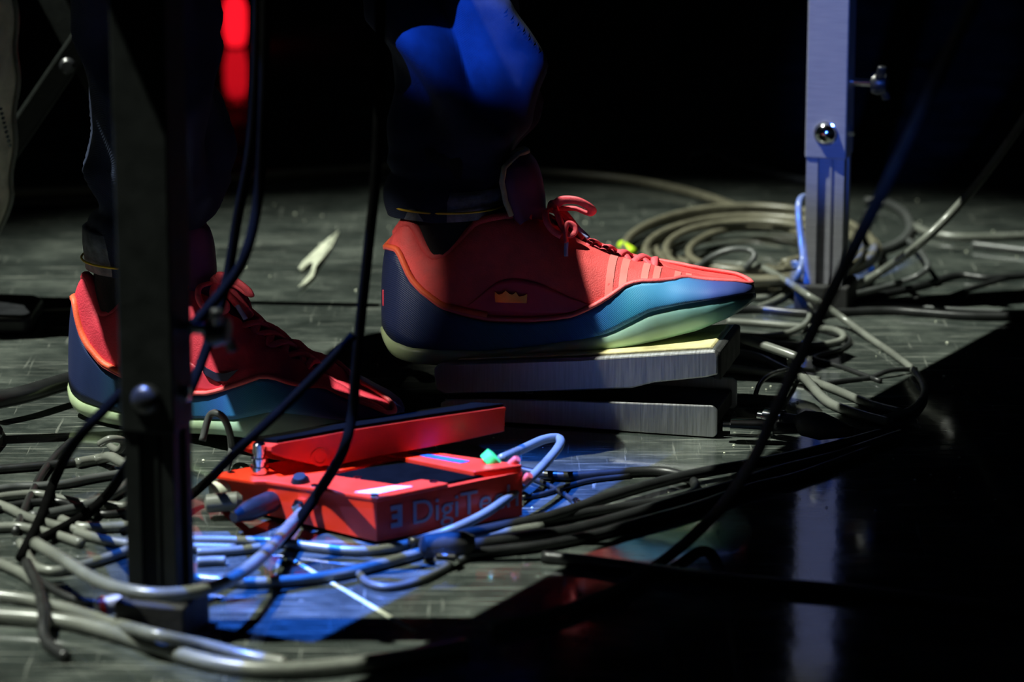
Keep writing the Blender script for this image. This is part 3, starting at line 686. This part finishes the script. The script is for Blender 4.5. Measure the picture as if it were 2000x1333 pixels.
# sockets
ln = (B-A); ln.z = 0; ln.normalize(); lnn = Vector((ln.y*-1, ln.x, 0))*1
if lnn.y > 0: lnn = -lnn
for k in (.48,): lathe('jack_nut', [(.0075,0),(.0075,.003),(.005,.0032),(.005,.006)], M['chrome'], rp, 6, aim(A+(B-A)*k+Vector((0,0,-.016))-cen, lnn))
lathe('jack_ring', [(.0095,-.004),(.0095,.004),(.006,.005)], M['green'], rp, 20, aim(RW(.98, .17, .004), (.6, .1, .55)))
for p, r in ((RW(1.0, .05, .005), .0036), (RW(1.02, -.01, -.008), .0036)):
    lathe('knob', [(r,-.004),(r,.003),(r*.7,.005)], mat('pink_red_knob', (.85,.12,.10), .4), rp, 16, aim(p, (.5, -.4, .6)))

# ------------------------------------------------------------------ cables
def cable(px, r, mt, label, z=None, name='cable', group=None, sub=8, n=10):
    z = r if z is None else z
    pts = []
    for p in px:
        zz_ = p[2] if len(p) > 2 else z
        pts.append(F(p[0], p[1], zz_))
    o = tube(name, pts, r, M[mt], None, sub, n)
    tag(o, label, 'cable', group or 'cables strewn over the stage floor'); return o
R1 = .0033
# coil behind the toe
pts = []
for k in range(0, 8*28):
    t = k/28; a = 2*math.pi*t+1.2; g = t/8
    axx = 264-145*g+8*math.sin(t*7.3); ayy = 80-42*g+5*math.sin(t*5.1); cx = 1468+10*math.sin(t*3.7); cy = 486+6*math.sin(t*2.9)
    pts.append(F(cx+axx*math.cos(a), cy+ayy*math.sin(a), .0042+.0075*(t % 3)))
coil = tag(tube('coiled_cable', pts, .0042, M['colive'], None, 2, 9), 'olive grey cable lying in a wide coil behind the toe', 'cable')
tube('tape_band', [F(1215, 480, .012), F(1225, 487, .013), F(1236, 494, .012)], .0056, M['lime'], coil, 3, 10)['label'] = 'neon yellow-green tape'

def hang(pts, r, mt, label, name='cable', sub=8): return tag(tube(name, pts, r, M[mt], None, sub, 10), label, 'cable', 'cables strewn over the stage floor')
# background
cable([(450,349),(560,339),(650,333),(740,327),(860,322),(960,326),(1060,337),(1150,344),(1240,354),(1330,372),(1400,392),(1450,412)], .0052, 'colive', 'thick olive cable curving across the floor far behind the sneakers')
cable([(-20,378),(60,376),(130,374),(200,371),(300,366)], .005, 'colive', 'dim olive cable far back at the left behind the trouser leg')
cable([(1350,305),(1392,298),(1420,312),(1460,326),(1520,343),(1575,354),(1640,362)], .0045, 'cdark', 'dark cable running behind the silver table leg, highest on the floor')
cable([(1690,392),(1735,398),(1768,418),(1778,446),(1764,468),(1735,484),(1700,492)], .0045, 'cdark', 'charcoal cable hooked round behind the right of the coil')
cable([(1780,440),(1815,455),(1870,463),(1940,463),(2020,460)], .0042, 'cgrey', 'straight grey cable leaving the frame at the right, upper one')
cable([(1900,478),(1950,484),(2020,492)], .004, 'cdark', 'faint dark cable below the straight grey one at right')
# tangle round the silver leg
cable([(1400,534,.010),(1440,522,.012),(1480,520,.014),(1530,545,.022),(1570,572,.031),(1615,600,.020),(1660,632,.008),(1705,665,R1),(1745,692,R1),(1785,725,R1),(1806,765,R1),(1780,800,R1),(1720,820,R1)], R1, 'cgrey', 'long grey cable running diagonally from the coil to the dark right side')
hang([PY(1600,395,.52), PY(1575,384,.50), PY(1562,392,.485), PY(1560,420,.475), PY(1565,470,.465), PY(1568,505,.455), PY(1558,540,.445), F(1545,566,.006), F(1520,585,R1), F(1480,602,R1)], .0034, 'cgrey', 'grey cable hooked up beside the foot of the silver leg')
cable([(1466,541),(1510,548),(1550,566,.008),(1575,592,.008),(1583,615,.006),(1570,636,.006),(1535,652),(1490,658),(1440,655)], R1, 'cgrey', 'grey cable looping in a tight bend left of the silver leg foot')
cable([(1420,628),(1470,631),(1530,636),(1585,640),(1630,645,.007),(1648,657,.007),(1635,668),(1585,676),(1520,673),(1470,662)], R1, 'cgrey', 'grey cable in a flat loop just right of the pedal toe end')
cable([(1470,583),(1500,580),(1526,567),(1560,560)], R1, 'cgrey', 'short grey cable end touching the toe of the raised sneaker')
cable([(1330,540,.004),(1360,522,.012),(1395,500,.025),(1430,488,.032),(1462,489,.032),(1474,500,.028),(1460,520,.018),(1445,538,.006)], .0030, 'cdark', 'dark wire arched above the coil in front of the toe')
cable([(1330,552),(1390,520),(1440,517),(1490,523),(1540,520),(1600,512)], .0034, 'cgrey', 'pale cable crossing the near rim of the coil')
cable([(1290,520),(1340,542),(1400,556),(1470,560),(1540,540)], .0034, 'cgrey', 'grey cable on the near rim of the coil beside the toe')
cable([(1420,606),(1480,604),(1540,610),(1600,614),(1660,609),(1740,607),(1800,611),(1880,617),(1960,618),(2030,616)], .0040, 'cblack', 'black cable running right from the leg foot with a blue sheen')
cable([(1560,700,.030),(1470,668,.036),(1440,660,.034),(1400,655,.030)] [::-1]+[(1545,706,.022),(1580,748,.010),(1618,786,.0045),(1668,806,.0045),(1740,826,.0045)], .0042, 'cgrey', 'shiny grey cable arching right from the top of the silver pedal')
cable([(1440,690,.012),(1480,698,.010),(1530,722),(1580,742),(1640,765),(1700,790),(1760,806)], .0038, 'cgrey', 'grey cable running under the shiny arching cable')
cable([(1390,722),(1440,722),(1500,730),(1550,736),(1600,744)], .0038, 'cgrey', 'straight bluish grey cable behind the silver pedal')
cable([(1476,770,.026),(1484,750,.030),(1500,735,.030),(1520,727,.022),(1550,722,.010),(1590,724,R1)], .0022, 'cblack', 'thin black wire arching from the back of the silver pedal')
cable([(1600,752),(1650,744),(1700,738),(1740,724,.006),(1790,722)], .0022, 'cblack', 'thin black wire on the bare floor right of the pedal')
cable([(1640,650),(1660,665),(1640,684),(1590,700),(1640,716),(1720,745)], .0022, 'cblack', 'thin black wire beside the flat grey loop')
hang([PY(2060,130,.42), PY(2000,232,.42), PY(1930,332,.42), PY(1860,415,.42), PY(1790,482,.42), F(1735,522,.02), F(1685,552,.006), F(1650,570,.005), F(1600,585,.005)], .0042, 'cgrey', 'grey cable hanging down steeply at the right behind the table leg')
cable([(1655,578),(1700,568),(1745,556),(1790,540,.010),(1812,522,.020),(1804,500,.022),(1788,482,.018),(1775,470,.010)], .0030, 'cdark', 'charcoal cable with a sharp kink right of the silver leg')
cable([(1655,590),(1730,574),(1800,558),(1870,538),(1930,543),(2020,536)], .0034, 'cblack', 'black cable waving toward the right edge, lower one')
cable([(1680,586),(1760,588),(1840,582),(1900,562),(1960,545),(2020,534)], .0022, 'cblack', 'thin black wire merging with the waving black cable at right')
cable([(1665,600),(1720,594),(1800,600),(1900,606),(2020,610)], .0020, 'cdark', 'thin charcoal wire along the floor at the right edge')
# foreground hanging
hang([PY(1925,-40,-.62), PY(1850,110,-.60), PY(1770,280,-.56), PY(1690,440,-.52), PY(1600,620,-.48), PY(1520,790,-.44), PY(1470,900,-.40), F(1400,1000,.02), F(1310,1085,.006), F(1200,1155,.005), F(1080,1200,.005), F(960,1230,.005)], .0045, 'colivedark', 'blurred charcoal cable hanging diagonally across the right foreground')
hang([PY(742,-60,-.30), PY(742,120,-.30), PY(735,330,-.30), PY(720,480,-.30), PY(705,620,-.30), PY(694,740,-.30), PY(688,810,-.30), PY(668,885,-.31), F(620,965,.03), F(570,1035,.012), F(540,1066,.010)], .0042, 'cmatte', 'black cable hanging straight down between the two sneakers')
hang([PY(520,-60,-.34), PY(515,200,-.34), PY(505,380,-.34), PY(478,500,-.36), PY(430,575,-.37), PY(330,685,-.40), PY(230,775,-.42), PY(150,860,-.43), F(110,930,.02), F(80,1010,.008), F(40,1090,.006)], .0040, 'cmatte', 'charcoal cable dropping diagonally across the black table leg')
hang([PY(505,-60,-.30), PY(500,150,-.30), PY(488,300,-.30), PY(465,420,-.30), PY(440,560,-.31), PY(400,690,-.34), PY(350,800,-.38), PY(270,880,-.42), F(215,960,.02), F(160,1010,.008), F(60,1065,.006)], .0040, 'cmatte', 'black cable hanging over the tongue of the darker sneaker')
hang([PY(690,655,-.33), PY(640,710,-.33), PY(560,790,-.34), PY(460,885,-.36), F(400,945,.02), F(330,1000,.010), F(240,1040,.008)], .0036, 'cmatte', 'charcoal cable crossing in front of the darker sneaker')
hang([F(395,862,.030), F(410,812,.050), F(432,812,.052), F(447,840,.035), F(452,880,.012), F(440,925,.008)], .0030, 'cdark', 'short dark wire arched in front of the darker sneaker sole')
# loop into the red pedal
cable([(245,1060),(385,1056),(470,1057),(545,1060),(620,1070),(700,1077),(770,1070),(840,1050),(900,1028,.010),(960,996,.016),(1020,950,.024),(1070,900,.030),(1094,868,.030),(1088,856,.030),(1060,860,.032),(1020,878,.036),(978,897,.040)], .0038, 'cgrey', 'grey cable curving round the red pedal into its green jack')
cable([(380,1131),(450,1137),(520,1138),(600,1132),(680,1119),(760,1098),(830,1078),(890,1060),(960,1045),(1060,1030)], .0042, 'cgrey', 'blue-tinted cable sweeping in front of the red pedal')
cable([(70,1062,.030),(120,1092,.034),(180,1130,.038),(240,1152,.040),(320,1162,.040),(400,1152,.038),(465,1125,.034),(520,1080,.026),(555,1040,.018),(600,990,.012)], .0048, 'cgrey', 'thick pale cable drooping in front of the black table leg')
cable([(-20,1203),(60,1208),(140,1217),(220,1237),(300,1263),(400,1293),(500,1308),(600,1308),(700,1298),(800,1284),(910,1262)], .0058, 'cgrey', 'thickest pale cable along the bottom left foreground')
cable([(-20,1163),(40,1170),(90,1180),(150,1196),(220,1217,.009),(300,1240,.019),(400,1262,.010),(480,1282),(560,1296)], .0046, 'cgrey', 'pale cable just above the thickest foreground cable')
# bundle to the right
cable([(800,1062,.008),(880,1050,.008),(980,1030,.008),(1080,1008,.008),(1180,975,.008),(1280,945,.008),(1380,922,.008),(1480,905,.008),(1600,880,.008),(1720,848)], .0046, 'cblack', 'upper black cable of the bundle right of the red pedal')
cable([(820,1075),(920,1066),(1020,1052),(1120,1036),(1220,1010),(1320,980),(1420,952),(1520,920),(1640,890),(1760,850)], .0050, 'cblack', 'middle black cable of the bundle right of the red pedal')
cable([(860,1090),(960,1078),(1060,1066),(1160,1046),(1260,1018),(1360,990),(1460,955),(1560,930),(1700,880)], .0042, 'cblack', 'lower black cable of the bundle right of the red pedal')
cable([(1010,918),(1060,928),(1120,931),(1190,926),(1260,921),(1310,924),(1350,938),(1358,958),(1330,972),(1260,985),(1160,1000),(1060,1020)], .0040, 'cblack', 'black cable leaving the red pedal with a pale sheen, bending back')
cable([(1040,935),(1070,948),(1100,965),(1128,985)], .0022, 'cblack', 'thin black wire with a silver tip on the blue-lit floor')
cable([(1020,973),(1060,966),(1110,950),(1160,938),(1230,930)], .0022, 'cblack', 'thin black wire crossing the one with a silver tip')
cable([(700,1120),(720,1140),(760,1148),(820,1135),(870,1110),(920,1085),(960,1075)], .0030, 'cdark', 'charcoal wire curled on the floor under the bundle')
cable([(1060,1088),(1160,1098),(1260,1112),(1380,1128),(1500,1140),(1640,1152),(1800,1170),(2020,1200)], .0046, 'cblack', 'black cable lying across the dark glossy floor at lower right')
# left cluster
LC = [([(-20,918),(60,912),(130,905),(190,898),(250,878),(300,872)], .0036, 'cblack', 'black cable at the top of the left tangle'),
 ([(150,905),(190,898),(215,893,.012),(240,905,.012),(270,915,.010)], .0044, 'cgrey', 'pale thick cable bend left of the black leg'),
 ([(-20,960),(30,952),(80,950),(130,945),(180,935),(240,925)], .0036, 'cdark', 'charcoal cable second from the top of the left tangle'),
 ([(-20,975),(30,968),(75,966),(120,975),(170,985),(250,990)], .0036, 'cgrey', 'grey cable third from the top of the left tangle'),
 ([(-20,980),(20,995),(50,1010),(90,1022),(120,1030),(170,1040)], .0040, 'cgrey', 'pale cable slanting down at the left frame edge'),
 ([(-20,1032),(30,1030),(60,1034),(110,1046),(160,1062)], .0040, 'cgrey', 'pale cable lying level at the left frame edge'),
 ([(120,1016),(155,1030),(200,1031),(255,1028),(300,1024)], .0042, 'cgrey', 'brightest pale cable ending behind the black leg'),
 ([(150,1040),(190,1052),(230,1060),(290,1068),(380,1070),(460,1072)], .0040, 'cgrey', 'pale cable passing behind the black leg below the brightest'),
 ([(60,1010),(120,1000),(180,985),(230,960),(262,930),(290,905)], .0044, 'cdark', 'charcoal cable rising diagonally left of the black leg'),
 ([(40,1060),(60,1095),(75,1110),(110,1116),(160,1105),(210,1090),(260,1072)], .0038, 'cgrey', 'grey cable in a shallow bowl shaped bend at lower left'),
 ([(-10,1098),(15,1108),(45,1122),(70,1140)], .0042, 'cgrey', 'short pale cable piece at the left below the level cable'),
 ([(52,1100,.012),(75,1150,.012),(85,1200,.014),(88,1250,.006),(130,1285,.004)], .0044, 'cblack', 'black cable crossing over the pale foreground cables at left'),
 ([(60,1120),(100,1150),(150,1172),(210,1178),(270,1160)], .0030, 'cblack', 'thin black cable curving below the bowl shaped grey cable'),
 ([(-20,1000),(40,985),(110,980),(150,990),(200,1005),(260,1000)], .0030, 'cblack', 'thin black cable weaving through the left tangle'),
 ([(30,1040),(55,980),(80,930),(110,890),(140,862)], .0034, 'cblack', 'black cable standing up through the left tangle'),
 ([(195,868,.020),(215,858,.026),(240,862,.022),(232,880,.012),(215,872,.010)], .0032, 'cgrey', 'small grey cable loop by the heel of the darker sneaker'),
 ([(385,1080),(430,1078),(480,1074),(520,1068)], .0036, 'cgrey', 'short pale cable below the blue one right of the black leg'),
 ([(385,1098),(420,1096),(440,1096)], .0036, 'cgrey', 'shortest pale cable stub right of the black leg'),
 ([(-20,785,.02),(50,770,.02),(110,752,.02),(170,735,.02)], .0080, 'cblack', 'thick black cable behind the heel of the darker sneaker'),
 ]
for p, r, m_, l in LC: cable(p, r, m_, l)

# ------------------------------------------------------------------ plugs
def plug(label, p, d, parts):
    root = empty('jack_plug', label, 'plug', p, group='jack plugs and connectors')
    off = 0; Mx = aim((0, 0, 0), d)
    for nm, prof, mt in parts: lathe(nm, prof, M[mt], root, 18, Mx)
    return root
d1 = (F(1480, 834, .014)-F(1412, 832, .014))
plug('silver jack plug in the near socket of the silver pedal', F(1412, 833, .014), d1, [('sleeve', [(.004,0),(.004,.006),(.0072,.0065),(.0075,.030),(.0068,.042)], 'chrome'), ('boot', [(.006,.041),(.005,.055),(.004,.075)], 'blackplastic')])
d2 = (F(1540, 822, .018)-F(1482, 812, .018))
plug('silver jack plug behind the near one with a black boot', F(1482, 812, .018), d2, [('sleeve', [(.004,0),(.004,.006),(.0075,.0065),(.0078,.024)], 'chrome'), ('collar', [(.0062,.024),(.0062,.036)], 'blackplastic'), ('boot', [(.006,.036),(.011,.044),(.012,.060),(.009,.072),(.004,.090)], 'rubber')])
d3 = (F(470, 1000, .016)-F(545, 968, .016))
plug('black jack plug plugged into the left side of the red pedal', F(548, 972, .016), d3, [('sleeve', [(.004,0),(.0075,.001),(.0078,.012)], 'chrome'), ('body', [(.0078,.011),(.0085,.014),(.0085,.042),(.006,.052),(.004,.062)], 'blackplastic')])
pp = F(592, 972, .020); 
plug('black angled plug above the silver socket of the red pedal', pp, (-.05, -.12, .4), [('body', [(.004,-.004),(.0075,0),(.0075,.016),(.005,.020)], 'blackplastic')])
plug('silver plug tip on the blue-lit floor', F(1122, 978, .004), F(1140, 992, .004)-F(1122, 978, .004), [('sleeve', [(.0022,0),(.0032,.002),(.0032,.012),(.0015,.014)], 'chrome')])
q1 = F(835, 1068, .012)
plug('black connector joining the blue-tinted cable in front of the red pedal', q1, (.08, .02, 0), [('body', [(.004,-.006),(.009,-.003),(.010,.010),(.010,.028),(.006,.036)], 'rubber')])
plug('silver connector lying under the black bundle connector', F(850, 1092, .007), (.1, -.02, 0), [('sleeve', [(.004,0),(.006,.002),(.006,.016),(.003,.018)], 'chrome')])
plug('pale connector beside the lower end of the black leg', F(185, 1190, .009), (.1, .02, .02), [('sleeve', [(.004,0),(.007,.002),(.007,.022),(.005,.024)], 'alu'), ('ring', [(.0074,.004),(.0074,.008)], 'red')])
plug('pale plug left of the red pedal corner', F(400, 985, .012), (.1, .0, .01), [('sleeve', [(.004,0),(.0075,.002),(.0075,.026),(.004,.030)], 'cgrey')])
plug('white plug end beside the left corner of the red pedal', F(412, 962, .014), (.1, .04, .01), [('sleeve', [(.006,0),(.0085,.003),(.0085,.020),(.005,.024)], 'tape')])

# ------------------------------------------------------------------ stand, bag, lamp, floor bits
st = empty('folding_stand', 'dark folding stand with crossed metal bars behind the left trouser leg', 'stand', F(60, 520))
SL = -Vector(st.location)
def bar(p0, p1, wd, th, name):
    d = (p1-p0); Mx = aim(p0+SL, d, Vector((0, 1, 0))); L = d.length
    o = box(name, (-wd/2, -th/2, 0), (wd/2, th/2, L), M['blackmetal'], st, .003); o.data.transform(Mx); return o
bar(PY(-140, 520, .50), PY(330, -170, .42), .024, .014, 'bar'); bar(PY(40, -120, .46), PY(330, 430, .46), .024, .014, 'bar')
lathe('pivot_bolt', [(.008,0),(.008,.003),(.005,.006)], M['blackplastic'], st, 14, aim(PY(132, 128, .43)+SL, (0, -1, 0)))
# canvas bag edge
rows = []
for z in np.linspace(-60, 470, 40):
    wv = 8*math.sin(z*.012)+5*math.sin(z*.05); e = PY(27+wv*.6-(max(0, z-380)*.35), z, .36)
    rows.append([e+Vector((-.30, .10, 0)), e+Vector((-.20, -.03, 0)), e+Vector((-.12, -.045+.01*math.sin(z*.03), 0)), e+Vector((-.05, -.035, 0)), e+Vector((-.02, -.03+.006*math.sin(z*.04), 0)), e+Vector((-.004, -.012, 0)), e, e+Vector((-.01, .03, 0)), e+Vector((-.1, .08, 0))])
bag = empty('canvas_bag', 'beige canvas bag with a zip, cut by the left frame edge', 'bag', F(-60, 470))
SB = -Vector(bag.location)
strip_mesh('body', [[p+SB for p in r] for r in rows], M['canvas'], bag, thick=.003)
for k in range(0, 40, 1):
    if k % 2 == 0: pass
teeth = [r[6]+SB+Vector((.001, -.002, 0)) for r in rows]
v_, f_ = tube_geo(catmull(teeth, 2), .0025, 6); mesh('zip_edge', v_, f_, M['cgrey'], bag)
zp = [PY(2+i*2.2, 212+i*9, .318)+SB for i in range(9)]
for p in zp: lathe('zip_tooth', [(.0016,0),(.0016,.003)], M['chrome'], bag, 8, aim(p, (0, -1, 0)))
lp = F(459, 42, .036)
lamp = empty('red_lamp', 'glowing red lamp far behind the left trouser leg', 'lamp', (lp.x, lp.y, 0))
o = lathe('bulb', [(.002,-.036),(.012,-.032),(.016,-.012),(.016,.018),(.012,.032),(.002,.036)], M['redlamp'], lamp, 16, Matrix.Translation((0, 0, lp.z)))
lathe('base', [(.012,0),(.012,.002),(.008,.003)], M['blackmetal'], lamp, 12)
# tape scrap
sp = [(662,452),(648,462),(628,478),(606,500),(590,514),(583,526),(590,530),(604,516),(612,512),(608,530),(596,548),(582,562),(594,558),(612,542),(618,520),(632,504),(648,482)]
n = len(sp); v = [F(x, y, .0008+.004*abs(math.sin(i))) for i, (x, y) in enumerate(sp)]; v2 = [p+Vector((0, 0, .0008)) for p in v]
o = mesh('tape_scrap', v+v2, [tuple(range(n)), tuple(range(2*n-1, n-1, -1))]+[(i, (i+1) % n, n+(i+1) % n, n+i) for i in range(n)], M['tape'], None, False)
tag(o, 'forked pale scrap of tape on the floor between the sneakers', 'tape')
o = tube('chalk_line', [F(565,1090,.0004), F(690,1163,.0004), F(812,1235,.0004)], .0022, M['tape'], None, 2, 6, .15)
tag(o, 'straight pale line marked on the floor in front of the red pedal', 'marking')
o = tube('chalk_line', [F(0,612,.0004), F(60,608,.0004), F(110,605,.0004), F(165,603,.0004)], .0022, M['tape'], None, 2, 6, .2)
tag(o, 'thin pale scratch line on the floor behind the darker sneaker', 'marking')
v = []; f = []
for i in range(150):
    x = random.uniform(380, 1990); y = random.uniform(380, 1000); p = F(x, y, .0006); s = random.uniform(.0006, .0016); b0 = len(v)
    for k in range(6): a = k*math.pi/3; v.append(p+Vector((s*math.cos(a), s*math.sin(a), 0)))
    v.append(p+Vector((0, 0, s*.8)))
    for k in range(6): f.append((b0+k, b0+(k+1) % 6, b0+6))
tag(mesh('floor_grit', v, f, M['tape']), 'tiny pale specks of grit scattered over the floor', 'grit', kind='stuff')
bb = F(20, 632)
o = empty('pedal_case', 'black rounded case on the floor behind the darker sneaker heel', 'case', bb)
prism('body', [(-.10,-.05),(.020,-.05),(.026,-.04),(.028,.03),(.020,.045),(-.10,.06)], .002, .018, M['blackplastic'], o, 'z', .004)
